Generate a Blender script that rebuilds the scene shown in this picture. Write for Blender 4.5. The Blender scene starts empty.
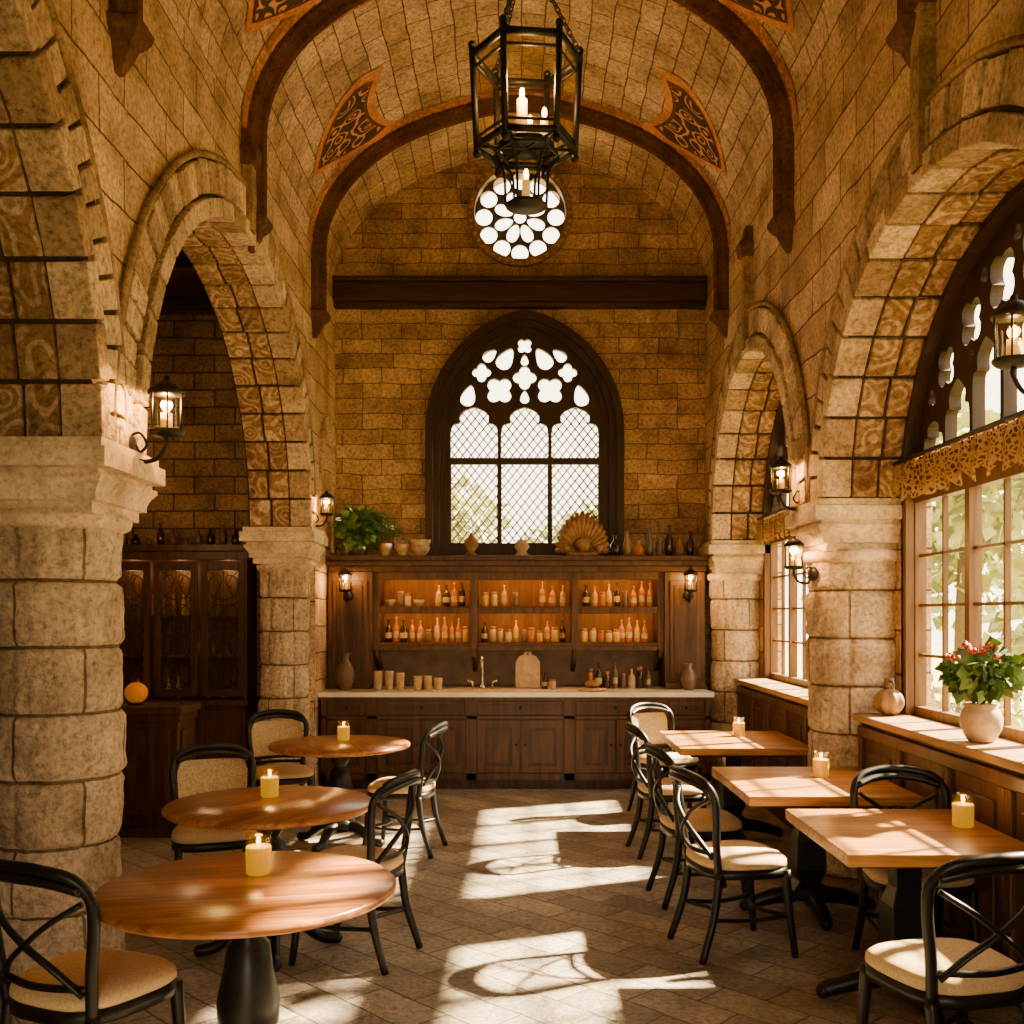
import bpy, math, random
from mathutils import Vector, Matrix, noise
random.seed(7)
S=bpy.context.scene
PI=math.pi
# ------------------------------------------------------------------ materials
def newmat(name):
    m=bpy.data.materials.new(name); m.use_nodes=True
    nt=m.node_tree; b=nt.nodes['Principled BSDF']
    return m,nt,b
def N(nt,t,**k):
    n=nt.nodes.new(t)
    for a,v in k.items(): setattr(n,a,v)
    return n
def L(nt,a,b): nt.links.new(a,b)
def ramp(nt,stops):
    r=N(nt,'ShaderNodeValToRGB'); e=r.color_ramp.elements
    e[0].position=stops[0][0]; e[0].color=(*stops[0][1],1)
    e[1].position=stops[-1][0]; e[1].color=(*stops[-1][1],1)
    for p,c in stops[1:-1]:
        x=e.new(p); x.color=(*c,1)
    return r
def mixc(nt,mode,fac,a,b):
    m=N(nt,'ShaderNodeMix'); m.data_type='RGBA'; m.blend_type=mode
    if isinstance(fac,(int,float)): m.inputs[0].default_value=fac
    else: L(nt,fac,m.inputs[0])
    for i,x in ((6,a),(7,b)):
        if isinstance(x,tuple): m.inputs[i].default_value=(*x,1)
        else: L(nt,x,m.inputs[i])
    return m.outputs[2]
def stone(name,c1,c2,mortar,bw=.46,rh=.22,ms=.012,rot=0,rough=.85,bump=.7,offset=.5,squash=1.0,island=False,brick=True,dist=.03,uvscale=1,spec=.25,grain=.85,orn=0):
    m,nt,b=newmat(name)
    tc=N(nt,'ShaderNodeTexCoord'); mp=N(nt,'ShaderNodeMapping')
    mp.inputs['Rotation'].default_value=(0,0,rot); mp.inputs['Scale'].default_value=(uvscale,)*3
    L(nt,tc.outputs['UV'],mp.inputs['Vector'])
    n0=N(nt,'ShaderNodeTexNoise'); n0.inputs['Scale'].default_value=2.5; n0.inputs['Detail'].default_value=4
    L(nt,mp.outputs[0],n0.inputs['Vector'])
    sub=N(nt,'ShaderNodeVectorMath',operation='SUBTRACT'); L(nt,n0.outputs['Color'],sub.inputs[0]); sub.inputs[1].default_value=(.5,.5,.5)
    sc=N(nt,'ShaderNodeVectorMath',operation='SCALE'); L(nt,sub.outputs[0],sc.inputs[0]); sc.inputs['Scale'].default_value=dist
    ad=N(nt,'ShaderNodeVectorMath',operation='ADD'); L(nt,mp.outputs[0],ad.inputs[0]); L(nt,sc.outputs[0],ad.inputs[1])
    geo=N(nt,'ShaderNodeNewGeometry')
    n1=N(nt,'ShaderNodeTexNoise'); n1.inputs['Scale'].default_value=2.6; n1.inputs['Detail'].default_value=7; n1.inputs['Roughness'].default_value=.6
    n2=N(nt,'ShaderNodeTexNoise'); n2.inputs['Scale'].default_value=32; n2.inputs['Detail'].default_value=9; n2.inputs['Roughness'].default_value=.72
    L(nt,geo.outputs['Position'],n1.inputs['Vector']); L(nt,geo.outputs['Position'],n2.inputs['Vector'])
    if brick:
        br=N(nt,'ShaderNodeTexBrick'); br.offset=offset; br.squash=squash; br.squash_frequency=3
        L(nt,ad.outputs[0],br.inputs['Vector'])
        br.inputs['Color1'].default_value=(*c1,1); br.inputs['Color2'].default_value=(*c2,1); br.inputs['Mortar'].default_value=(*mortar,1)
        br.inputs['Scale'].default_value=1; br.inputs['Mortar Size'].default_value=ms; br.inputs['Mortar Smooth'].default_value=.5
        br.inputs['Brick Width'].default_value=bw; br.inputs['Row Height'].default_value=rh
        base=br.outputs['Color']
    else:
        r0=ramp(nt,[(.0,c1),(1,c2)])
        if island: L(nt,geo.outputs['Random Per Island'],r0.inputs[0])
        else: L(nt,n1.outputs['Fac'],r0.inputs[0])
        base=r0.outputs[0]
    r1=ramp(nt,[(.3,(.46,.40,.34)),(.5,(.95,.93,.90)),(.7,(1.35,1.33,1.28))]); L(nt,n1.outputs['Fac'],r1.inputs[0])
    col=mixc(nt,'MULTIPLY',.85,base,r1.outputs[0])
    r2=ramp(nt,[(.34,(.28,.22,.17)),(.5,(.95,.95,.95)),(.66,(1.4,1.4,1.4))]); L(nt,n2.outputs['Fac'],r2.inputs[0])
    col=mixc(nt,'MULTIPLY',grain,col,r2.outputs[0])
    if orn:
        vo=N(nt,'ShaderNodeTexVoronoi'); vo.feature='SMOOTH_F1'; vo.inputs['Scale'].default_value=6; L(nt,geo.outputs['Position'],vo.inputs[0])
        mu=N(nt,'ShaderNodeMath',operation='MULTIPLY'); mu.inputs[1].default_value=34; L(nt,vo.outputs['Distance'],mu.inputs[0])
        si=N(nt,'ShaderNodeMath',operation='SINE'); L(nt,mu.outputs[0],si.inputs[0])
        ro=ramp(nt,[(.1,(.50,.36,.24)),(.6,(1.05,1.05,1.05))]); L(nt,si.outputs[0],ro.inputs[0])
        col=mixc(nt,'MULTIPLY',orn,col,ro.outputs[0])
    L(nt,col,b.inputs['Base Color']); b.inputs['Roughness'].default_value=rough
    b.inputs['Specular IOR Level'].default_value=spec
    bp=N(nt,'ShaderNodeBump'); bp.inputs['Strength'].default_value=bump; bp.inputs['Distance'].default_value=.04
    ma=N(nt,'ShaderNodeMath',operation='MULTIPLY'); ma.inputs[1].default_value=.9
    L(nt,n2.outputs['Fac'],ma.inputs[0])
    if brick:
        m2=N(nt,'ShaderNodeMath',operation='SUBTRACT'); L(nt,ma.outputs[0],m2.inputs[0]); L(nt,br.outputs['Fac'],m2.inputs[1]); L(nt,m2.outputs[0],bp.inputs['Height'])
    else: L(nt,ma.outputs[0],bp.inputs['Height'])
    L(nt,bp.outputs[0],b.inputs['Normal'])
    return m
def wood(name,c1,c2,rough=.35,axis='X',scale=1,coat=0.0,spec=.3):
    m,nt,b=newmat(name)
    tc=N(nt,'ShaderNodeTexCoord'); mp=N(nt,'ShaderNodeMapping')
    s=(1.2,14,14) if axis=='X' else ((14,1.2,14) if axis=='Y' else (14,14,1.2))
    mp.inputs['Scale'].default_value=tuple(x*scale for x in s); L(nt,tc.outputs['Object'],mp.inputs[0])
    n=N(nt,'ShaderNodeTexNoise'); n.inputs['Scale'].default_value=1.3; n.inputs['Detail'].default_value=7; n.inputs['Distortion'].default_value=1.2
    L(nt,mp.outputs[0],n.inputs[0])
    r=ramp(nt,[(.36,c1),(.64,c2)]); L(nt,n.outputs['Fac'],r.inputs[0]); L(nt,r.outputs[0],b.inputs['Base Color'])
    b.inputs['Roughness'].default_value=rough; b.inputs['Coat Weight'].default_value=coat; b.inputs['Coat Roughness'].default_value=.2
    b.inputs['Specular IOR Level'].default_value=spec
    bp=N(nt,'ShaderNodeBump'); bp.inputs['Strength'].default_value=.15; bp.inputs['Distance'].default_value=.01
    L(nt,n.outputs['Fac'],bp.inputs['Height']); L(nt,bp.outputs[0],b.inputs['Normal'])
    return m
def plain(name,c,rough=.5,metal=0,emis=None,es=0,noisy=.25,scale=20,spec=.5):
    m,nt,b=newmat(name)
    n=N(nt,'ShaderNodeTexNoise'); n.inputs['Scale'].default_value=scale; n.inputs['Detail'].default_value=4
    tc=N(nt,'ShaderNodeTexCoord'); L(nt,tc.outputs['Object'],n.inputs[0])
    r=ramp(nt,[(.3,tuple(x*(1-noisy) for x in c)),(.7,tuple(min(1,x*(1+noisy)) for x in c))]); L(nt,n.outputs['Fac'],r.inputs[0])
    L(nt,r.outputs[0],b.inputs['Base Color']); b.inputs['Roughness'].default_value=rough; b.inputs['Metallic'].default_value=metal
    b.inputs['Specular IOR Level'].default_value=spec
    if emis: b.inputs['Emission Color'].default_value=(*emis,1); b.inputs['Emission Strength'].default_value=es
    return m
def glassmat(name,tint=(1,1,1),gl=.08,rough=.05):
    m=bpy.data.materials.new(name); m.use_nodes=True; nt=m.node_tree; nt.nodes.clear()
    o=N(nt,'ShaderNodeOutputMaterial'); t=N(nt,'ShaderNodeBsdfTransparent'); g=N(nt,'ShaderNodeBsdfGlossy'); mx=N(nt,'ShaderNodeMixShader')
    t.inputs[0].default_value=(*tint,1); g.inputs['Roughness'].default_value=rough; mx.inputs[0].default_value=gl
    L(nt,t.outputs[0],mx.inputs[1]); L(nt,g.outputs[0],mx.inputs[2]); L(nt,mx.outputs[0],o.inputs[0]); return m
M={}
M['wall']=stone('sandstone_wall',(.76,.545,.34),(.48,.32,.185),(.14,.085,.05),bw=.60,rh=.265,ms=.008,squash=1.6,dist=.08)
M['backwall']=stone('sandstone_back',(.60,.40,.235),(.36,.225,.12),(.14,.08,.042),bw=.42,rh=.16,ms=.006,squash=1.6,dist=.07)
M['vault']=stone('vault_stone',(.76,.56,.37),(.55,.38,.225),(.18,.11,.065),bw=.38,rh=.19,ms=.007,dist=.06)
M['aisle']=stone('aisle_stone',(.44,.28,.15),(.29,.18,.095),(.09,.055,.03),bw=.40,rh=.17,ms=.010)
M['vous']=stone('voussoir_stone',(.46,.31,.175),(.86,.64,.41),(0,0,0),brick=False,island=True,bump=1.0)
M['vsof']=stone('carved_soffit_stone',(.48,.32,.18),(.80,.58,.36),(0,0,0),brick=False,island=True,bump=1.0,orn=.7)
M['mort']=stone('dark_mortar',(.05,.028,.014),(.08,.045,.022),(0,0,0),brick=False,bump=.4)
M['cap']=stone('capital_stone',(.60,.45,.30),(.82,.65,.46),(0,0,0),brick=False,bump=.3,grain=.55)
M['rib']=stone('rib_stone',(.08,.034,.015),(.15,.068,.028),(0,0,0),brick=False,bump=.4)
M['hood']=stone('hood_stone',(.22,.14,.07),(.38,.25,.14),(0,0,0),brick=False,bump=.4)
M['ochre']=stone('ochre_border',(.52,.22,.08),(.66,.36,.15),(0,0,0),brick=False,bump=.3,orn=.6)
M['floor']=stone('floor_flagstones',(.45,.39,.32),(.25,.21,.165),(.09,.07,.05),bw=.44,rh=.22,ms=.006,rot=PI/4,rough=.45,bump=.6,offset=.5,dist=.05,spec=.45)
M['colp']=stone('column_rough_stone',(.86,.68,.475),(.64,.48,.315),(.27,.185,.11),bw=.62,rh=.31,ms=.009,bump=1.0,dist=.012,grain=.7)
M['dark']=wood('dark_walnut',(.030,.012,.005),(.080,.033,.013),.4,'Z')
M['darkx']=wood('dark_walnut_x',(.022,.010,.005),(.06,.026,.010),.5,'X')
M['frame']=wood('window_oak',(.020,.009,.004),(.045,.020,.008),.5,'Z')
M['framer']=wood('window_oak_warm',(.10,.045,.015),(.19,.09,.032),.45,'Z')
M['ledge']=wood('ledge_oak',(.26,.155,.07),(.40,.26,.125),.5,'Y',spec=.15)
M['cab']=wood('cabinet_oak',(.046,.020,.008),(.105,.045,.017),.42,'Z')
M['shelfback']=wood('shelf_back_oak',(.13,.052,.013),(.22,.092,.024),.5,'Z')
M['top']=wood('table_oak',(.19,.060,.012),(.47,.175,.040),.28,'X',1,.18)
M['topr']=wood('table_oak_rect',(.25,.105,.028),(.52,.25,.072),.36,'X',1,.06,spec=.2)
M['black']=plain('black_lacquer',(.008,.007,.006),.38,spec=.3)
M['iron']=plain('wrought_iron',(.012,.010,.008),.5,.5)
M['cream']=plain('cream_upholstery',(.58,.40,.20),.9,noisy=.2,scale=120)
M['cane']=plain('woven_cane',(.46,.33,.17),.8,noisy=.4,scale=90)
M['marble']=plain('marble',(.82,.74,.62),.2,noisy=.1,scale=5)
M['splash']=plain('backsplash',(.13,.072,.034),.5,noisy=.4,scale=8)
M['glass']=glassmat('window_glass',(.98,.97,.93),.03)
M['lglass']=glassmat('lantern_glass',(1,.90,.66),.08)
M['lead']=plain('lead_came',(.09,.08,.065),.5,.3)
M['wax']=plain('candle_wax',(.80,.50,.15),.5,emis=(1,.48,.05),es=.6)
M['flame']=plain('flame',(1,.7,.2),.5,emis=(1,.60,.14),es=20,noisy=0)
M['votive']=plain('votive_glass',(.62,.29,.01),.15,emis=(1,.48,.0),es=.42,noisy=.1)
M['votwax']=plain('votive_wax',(1,.75,.15),.4,emis=(1,.66,.06),es=1.8,noisy=.1)
M['orb']=plain('orb_lamp',(.62,.15,.0),.6,emis=(1,.34,.0),es=.20,noisy=.1,spec=.2)
M['strip']=plain('shelf_strip',(1,.4,.1),.5,emis=(1,.42,.06),es=42,noisy=0)
M['amber']=plain('amber_glass',(.34,.10,.004),.12,emis=(1,.26,.003),es=.06)  # faint emission stands in for shelf light glowing through the glass
M['honey']=plain('honey_glass',(.48,.23,.02),.15,emis=(1,.42,.01),es=.05)  # slight emission imitates light from behind the bottles
M['dkglass']=plain('dark_glass',(.03,.014,.007),.1)
M['label']=plain('label_paper',(.46,.33,.16),.7)
M['board']=plain('maple_board',(.55,.38,.2),.6)
M['cer']=plain('stoneware',(.44,.31,.18),.6,spec=.3)
M['gourd']=plain('gourd_glaze',(.22,.13,.06),.5,spec=.3)
M['cerd']=plain('dark_stoneware',(.12,.07,.04),.4)
M['leaf']=plain('leaf_green',(.07,.14,.022),.5,noisy=.5,scale=9)
M['leaf2']=plain('tree_leaf',(.36,.38,.13),.6,noisy=.5,scale=2)
M['bark']=plain('bark',(.12,.08,.05),.9)
M['red']=plain('red_petals',(.55,.04,.025),.5)
M['grass']=plain('grass',(.30,.30,.12),.9,scale=1)
M['carved']=plain('carved_wood',(.24,.12,.048),.6,noisy=.4)
M['steel']=plain('brushed_steel',(.5,.45,.38),.25,.9)
m,nt,b=newmat('painted_ornament'); M['paint']=m
tc=N(nt,'ShaderNodeTexCoord'); v=N(nt,'ShaderNodeTexVoronoi'); v.feature='SMOOTH_F1'; v.inputs['Scale'].default_value=8; L(nt,tc.outputs['UV'],v.inputs[0])
w=N(nt,'ShaderNodeMath',operation='MULTIPLY'); w.inputs[1].default_value=30; L(nt,v.outputs['Distance'],w.inputs[0])
sn=N(nt,'ShaderNodeMath',operation='SINE'); L(nt,w.outputs[0],sn.inputs[0])
r=ramp(nt,[(.40,(.040,.018,.010)),(.55,(.50,.12,.025)),(.85,(.66,.32,.11))]); L(nt,sn.outputs[0],r.inputs[0]); L(nt,r.outputs[0],b.inputs['Base Color']); b.inputs['Roughness'].default_value=.8
M['paintbg']=stone('dark_plaster',(.10,.045,.02),(.16,.07,.03),(0,0,0),brick=False,bump=.2,grain=.5)
M['paintor']=stone('orange_plaster',(.60,.20,.055),(.74,.36,.14),(0,0,0),brick=False,bump=.2,grain=.6)
m=bpy.data.materials.new('gold_lace'); m.use_nodes=True; nt=m.node_tree; nt.nodes.clear(); M['lace']=m
o=N(nt,'ShaderNodeOutputMaterial'); d=N(nt,'ShaderNodeBsdfDiffuse'); t=N(nt,'ShaderNodeBsdfTranslucent'); tr=N(nt,'ShaderNodeBsdfTransparent')
d.inputs[0].default_value=(.50,.30,.13,1); t.inputs[0].default_value=(.36,.20,.08,1)
a=N(nt,'ShaderNodeMixShader'); a.inputs[0].default_value=.35; L(nt,d.outputs[0],a.inputs[1]); L(nt,t.outputs[0],a.inputs[2])
tc=N(nt,'ShaderNodeTexCoord'); v=N(nt,'ShaderNodeTexVoronoi'); v.feature='DISTANCE_TO_EDGE'; v.inputs['Scale'].default_value=38; L(nt,tc.outputs['UV'],v.inputs[0])
g=N(nt,'ShaderNodeMath',operation='GREATER_THAN'); g.inputs[1].default_value=.15; L(nt,v.outputs['Distance'],g.inputs[0])
c=N(nt,'ShaderNodeMixShader'); L(nt,g.outputs[0],c.inputs[0]); L(nt,a.outputs[0],c.inputs[1]); L(nt,tr.outputs[0],c.inputs[2]); L(nt,c.outputs[0],o.inputs[0])
# ------------------------------------------------------------------ mesh builder
def catmull(pts,k=6,closed=False):
    P=[Vector(p) for p in pts]; out=[]; n=len(P)
    segs=n if closed else n-1
    for i in range(segs):
        p1=P[i]; p2=P[(i+1)%n]
        p0=P[i-1] if (i>0 or closed) else p1*2-p2
        p3=P[(i+2)%n] if (i+2<n or closed) else p2*2-p1
        for j in range(k):
            t=j/k
            out.append(.5*((2*p1)+(-p0+p2)*t+(2*p0-5*p1+4*p2-p3)*t*t+(-p0+3*p1-3*p2+p3)*t**3))
    if not closed: out.append(P[-1])
    return out
class MB:
    def __init__(s): s.v=[];s.f=[];s.m=[];s.s=[];s.uv=[];s.mats=[]
    def mi(s,k):
        if k not in s.mats: s.mats.append(k)
        return s.mats.index(k)
    def add(s,vs,fs,mat,smooth=False,uvs=None,T=None):
        o=len(s.v)
        for p in vs:
            p=Vector(p); s.v.append(T@p if T else p)
        k=s.mi(mat)
        for i,f in enumerate(fs):
            s.f.append([o+j for j in f]); s.m.append(k); s.s.append(smooth); s.uv.append(uvs[i] if uvs else None)
    def box(s,c,d,mat,rz=0,T=None,rx=0,ry=0):
        x,y,z=d[0]/2,d[1]/2,d[2]/2
        R=Matrix.Translation(Vector(c))@Matrix.Rotation(rz,4,'Z')@Matrix.Rotation(ry,4,'Y')@Matrix.Rotation(rx,4,'X')
        if T: R=T@R
        vs=[(-x,-y,-z),(x,-y,-z),(x,y,-z),(-x,y,-z),(-x,-y,z),(x,-y,z),(x,y,z),(-x,y,z)]
        s.add(vs,[(0,3,2,1),(4,5,6,7),(0,1,5,4),(1,2,6,5),(2,3,7,6),(3,0,4,7)],mat,T=R)
    def b2(s,x0,x1,y0,y1,z0,z1,mat): s.box(((x0+x1)/2,(y0+y1)/2,(z0+z1)/2),(abs(x1-x0),abs(y1-y0),abs(z1-z0)),mat)
    def hexa(s,p8,mat): s.add(p8,[(0,3,2,1),(4,5,6,7),(0,1,5,4),(1,2,6,5),(2,3,7,6),(3,0,4,7)],mat)
    def lathe(s,prof,c,mat,n=24,T=None,smooth=True,cap=True):
        vs=[];fs=[]
        for r,z in prof:
            for i in range(n):
                a=2*PI*i/n; vs.append((c[0]+r*math.cos(a),c[1]+r*math.sin(a),c[2]+z))
        for j in range(len(prof)-1):
            for i in range(n):
                k=(i+1)%n; fs.append((j*n+i,j*n+k,(j+1)*n+k,(j+1)*n+i))
        if cap:
            fs.append(tuple(range(n))[::-1]); fs.append(tuple((len(prof)-1)*n+i for i in range(n)))
        s.add(vs,fs,mat,smooth,T=T)
    def tube(s,pts,r,mat,n=8,closed=False,T=None,flat=1.0):
        P=[Vector(p) for p in pts]; m=len(P); vs=[];fs=[]
        up=None
        for i in range(m):
            if closed: t=(P[(i+1)%m]-P[i-1])
            else: t=P[min(i+1,m-1)]-P[max(i-1,0)]
            t.normalize()
            if up is None:
                up=Vector((0,0,1)) if abs(t.z)<.9 else Vector((0,1,0))
            a=t.cross(up)
            if a.length<1e-5: a=t.orthogonal()
            a.normalize(); bb=a.cross(t).normalized(); up=bb
            rr=r[i] if isinstance(r,(list,tuple)) else r
            for k in range(n):
                q=2*PI*k/n; vs.append(P[i]+a*math.cos(q)*rr+bb*math.sin(q)*rr*flat)
        for i in range(m if closed else m-1):
            j=(i+1)%m
            for k in range(n):
                l=(k+1)%n; fs.append((i*n+k,j*n+k,j*n+l,i*n+l))
        if not closed:
            fs.append(tuple(range(n))); fs.append(tuple((m-1)*n+k for k in range(n))[::-1])
        s.add(vs,fs,mat,True,T=T)
    def sph(s,c,r,mat,n=14,sc=(1,1,1),T=None,fn=None):
        vs=[];fs=[]; h=n//2+1
        for j in range(h+1):
            ph=PI*j/h
            for i in range(n):
                a=2*PI*i/n; q=fn(a,ph) if fn else 1
                vs.append((c[0]+r*q*sc[0]*math.sin(ph)*math.cos(a),c[1]+r*q*sc[1]*math.sin(ph)*math.sin(a),c[2]+r*sc[2]*math.cos(ph)))
        for j in range(h):
            for i in range(n):
                k=(i+1)%n; fs.append((j*n+i,(j+1)*n+i,(j+1)*n+k,j*n+k))
        s.add(vs,fs,mat,True,T=T)
    def sq(s,cx,cy,prof,mat):
        vs=[];fs=[]
        for h,z in prof:
            vs+= [(cx-h,cy-h,z),(cx+h,cy-h,z),(cx+h,cy+h,z),(cx-h,cy+h,z)]
        for j in range(len(prof)-1):
            for i in range(4):
                k=(i+1)%4; fs.append((j*4+i,j*4+k,(j+1)*4+k,(j+1)*4+i))
        fs.append((3,2,1,0)); q=(len(prof)-1)*4; fs.append((q,q+1,q+2,q+3)); s.add(vs,fs,mat)
    def plate(s,loops,th,mat,T):
        cu=bpy.data.curves.new('tmp','CURVE'); cu.dimensions='2D'; cu.fill_mode='BOTH'; cu.extrude=th/2
        for lp in loops:
            sp=cu.splines.new('POLY'); sp.points.add(len(lp)-1)
            for i,p in enumerate(lp): sp.points[i].co=(p[0],p[1],0,1)
            sp.use_cyclic_u=True
        ob=bpy.data.objects.new('tmp',cu); S.collection.objects.link(ob); bpy.context.view_layer.update()
        dg=bpy.context.evaluated_depsgraph_get(); me=bpy.data.meshes.new_from_object(ob.evaluated_get(dg))
        s.add([v.co.copy() for v in me.vertices],[tuple(p.vertices) for p in me.polygons],mat,T=T)
        bpy.data.objects.remove(ob); bpy.data.curves.remove(cu); bpy.data.meshes.remove(me)
    def band(s,o,i,y0,y1,mat,T=None,closed=False):
        n=len(o); vs=[]
        for a,bb in zip(o,i): vs+=[(a[0],y0,a[1]),(bb[0],y0,bb[1]),(bb[0],y1,bb[1]),(a[0],y1,a[1])]
        fs=[]
        for k in range(n if closed else n-1):
            q=(k+1)%n
            for e in range(4):
                g=(e+1)%4; fs.append((k*4+e,k*4+g,q*4+g,q*4+e))
        if not closed: fs+=[(0,1,2,3),((n-1)*4+3,(n-1)*4+2,(n-1)*4+1,(n-1)*4)]
        s.add(vs,fs,mat,T=T)
    def mesh(s,name):
        me=bpy.data.meshes.new(name); me.from_pydata([tuple(v) for v in s.v],[],s.f)
        for k in s.mats: me.materials.append(M[k])
        uv=me.uv_layers.new(name='UVMap')
        for p in me.polygons:
            p.material_index=s.m[p.index]; p.use_smooth=s.s[p.index]
            cu=s.uv[p.index]
            n=p.normal; ax=max(range(3),key=lambda i:abs(n[i]))
            for q,li in enumerate(p.loop_indices):
                co=me.vertices[me.loops[li].vertex_index].co
                if cu: uv.data[li].uv=cu[q]
                elif ax==0: uv.data[li].uv=(co.y,co.z)
                elif ax==1: uv.data[li].uv=(co.x,co.z)
                else: uv.data[li].uv=(co.x,co.y)
        me.update(); return me
    def obj(s,name,loc=(0,0,0),rz=0,bevel=0,parent=None):
        return place(s.mesh(name),name,loc,rz,bevel,parent)
def place(me,name,loc=(0,0,0),rz=0,bevel=0,parent=None):
    o=bpy.data.objects.new(name,me); S.collection.objects.link(o); o.location=loc; o.rotation_euler=(0,0,rz)
    if bevel:
        b=o.modifiers.new('bevel','BEVEL'); b.width=bevel; b.segments=2; b.limit_method='ANGLE'; b.angle_limit=.7
    if parent: o.parent=parent
    return o
def plight(name,loc,e,col=(1,.50,.16),r=.03,parent=None):
    l=bpy.data.lights.new(name,'POINT'); l.energy=e; l.color=col; l.shadow_soft_size=r
    o=bpy.data.objects.new(name,l); S.collection.objects.link(o); o.location=loc
    if parent: o.parent=parent
    return o
# ------------------------------------------------------------------ dims
XW=1.97; ZS=5.16; VR=1.40; YB=10.9; Y0=-2.0
ZL=2.50; ZR=2.44
f=MB(); f.b2(-4.4,2.7,Y0,YB+.3,-.1,0,'floor'); f.obj('floor')
# ------------------------------------------------------------------ arcades
LA=[(2.65,2.05,ZL,1.95),(7.275,2.075,ZL,1.90)]
RA=[(4.9,1.6,ZR,1.37),(8.7,1.5,ZR,1.50)]
def arcade(name,side,xin,xout,arches,y0,y1,z0,tail=None):
    pts=[(y0,z0)]
    for yc,a,zs,r in arches:
        for i in range(41):
            t=PI-PI*i/40; pts.append((yc+a*math.cos(t),zs+r*math.sin(t)))
    if tail is not None: pts+= [(tail,z0),(tail,0),(y1,0)]
    else: pts.append((y1,z0))
    mb=MB(); vs=[];fs=[];uv=[]
    zt=ZS+.06
    L_=0
    for i in range(len(pts)-1):
        (ya,za),(yb,zb)=pts[i],pts[i+1]
        if abs(ya-yb)>1e-6:
            for X in (xin,xout):
                o=len(vs); vs+=[(side*X,ya,za),(side*X,yb,zb),(side*X,yb,zt),(side*X,ya,zt)]
                fs.append((o,o+1,o+2,o+3)); uv.append([(ya,za),(yb,zb),(yb,zt),(ya,zt)])
        dl=math.hypot(yb-ya,zb-za); o=len(vs)
        vs+=[(side*xin,ya,za),(side*xout,ya,za),(side*xout,yb,zb),(side*xin,yb,zb)]
        fs.append((o,o+1,o+2,o+3)); uv.append([(L_,0),(L_,xout-xin),(L_+dl,xout-xin),(L_+dl,0)]); L_+=dl
    mb.add(vs,fs,'wall',uvs=uv)
    return mb.obj(name)
WL=arcade('wall_left',-1,XW,2.47,LA,Y0,YB,ZL,tail=9.85)
WR=arcade('wall_right',1,XW,2.47,RA,Y0,YB,ZR)
def voussoirs(side,yc,a,zs,b,w=.30,par=None):
    mb=MB()
    def P(t,rr,X): return (side*X,yc+(a+rr)*math.cos(t),zs+(b+rr)*math.sin(t))
    vs=[];fs=[]
    for i in range(49):
        t=PI*i/48
        vs+=[P(t,w+.012,XW+.01),P(t,w+.012,XW-.018),P(t,-.008,XW-.018),P(t,-.008,2.475)]
    for i in range(48):
        for e in range(3): fs.append((i*4+e,i*4+e+1,(i+1)*4+e+1,(i+1)*4+e))
    mb.add(vs,fs,'mort')
    n=int(round(PI*(a+b)/2/.15)); n+=(n%2==0)
    g=.011
    for i in range(n):
        t0=PI*i/n+g/a; t1=PI*(i+1)/n-g/a
        x0=XW-.045+random.uniform(-.010,.010); x1=XW+.03; r0=.105; r1=w+random.uniform(-.012,.006)
        mb.hexa([P(t0,r0,x0),P(t1,r0,x0),P(t1,r0,x1),P(t0,r0,x1),P(t0,r1,x0),P(t1,r1,x0),P(t1,r1,x1),P(t0,r1,x1)],'vous')
    n=int(round(PI*(a+b)/2/.27)); n+=(n%2==0)
    g=.012
    for i in range(n):
        t0=PI*i/n+g/a; t1=PI*(i+1)/n-g/a
        x0=XW-.065; x1=XW+.12; r0=-.03; r1=.082
        mb.hexa([P(t0,r0,x0),P(t1,r0,x0),P(t1,r0,x1),P(t0,r0,x1),P(t0,r1,x0),P(t1,r1,x0),P(t1,r1,x1),P(t0,r1,x1)],'vous')
        ed=[XW+.12]+[XW+.12+(2.47-XW-.12)*q for q in ((.5,1) if i%2 else (.45,1))]
        for k in range(len(ed)-1):
            xa=ed[k]+.012; xb=ed[k+1]-.010; rr=-.03+random.uniform(-.01,.008)
            mb.hexa([P(t0,rr,xa),P(t1,rr,xa),P(t1,rr,xb),P(t0,rr,xb),P(t0,.02,xa),P(t1,.02,xa),P(t1,.02,xb),P(t0,.02,xb)],'vsof')
    mb.obj('arch_voussoirs',bevel=.007,parent=par)
    h=MB()
    pts=[P(PI*i/48,w+.03,XW-.03) for i in range(49)]
    h.tube(pts,.020,'hood',8)
    h.obj('arch_hood_moulding',parent=par)
    h=MB()
    zt=min(ZS-.02,zs+b+w+.75); kz=zs+b
    X=side*XW
    prof=[(kz+.02,.08,.10),(kz+.25,.085,.11),(zt-.26,.08,.11),(zt-.24,.11,.14),(zt-.14,.12,.16),(zt-.12,.08,.12),(zt,.06,.10)]
    vs=[]
    for z,d,wd in prof:
        vs+=[(X,yc-wd/2,z),(X-side*d,yc-wd/2,z),(X-side*d,yc+wd/2,z),(X,yc+wd/2,z)]
    for q in range(len(prof)-1):
        mt='hood' if q<2 else 'rib'
        h.add([vs[q*4+e] for e in range(8)],[(e,(e+1)%4,4+(e+1)%4,4+e) for e in range(4)],mt)
    h.add(vs,[(0,1,2,3),tuple(range(len(vs)-4,len(vs)))],'rib'); h.obj('arch_console',parent=par)
for A in LA: voussoirs(-1,*A,par=WL)
for A in RA: voussoirs(1,*A,par=WR)
h=MB()
for i in range(7):
    t0=PI*i/7+.03;t1=PI*(i+1)/7-.03
    P=lambda t,rr,X:(-X,10.42+(.26+rr)*math.cos(t),3.3+(.3+rr)*math.sin(t))
    h.hexa([P(t0,0,1.93),P(t1,0,1.93),P(t1,0,1.98),P(t0,0,1.98),P(t0,.13,1.93),P(t1,.13,1.93),P(t1,.13,1.98),P(t0,.13,1.98)],'vous')
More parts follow.
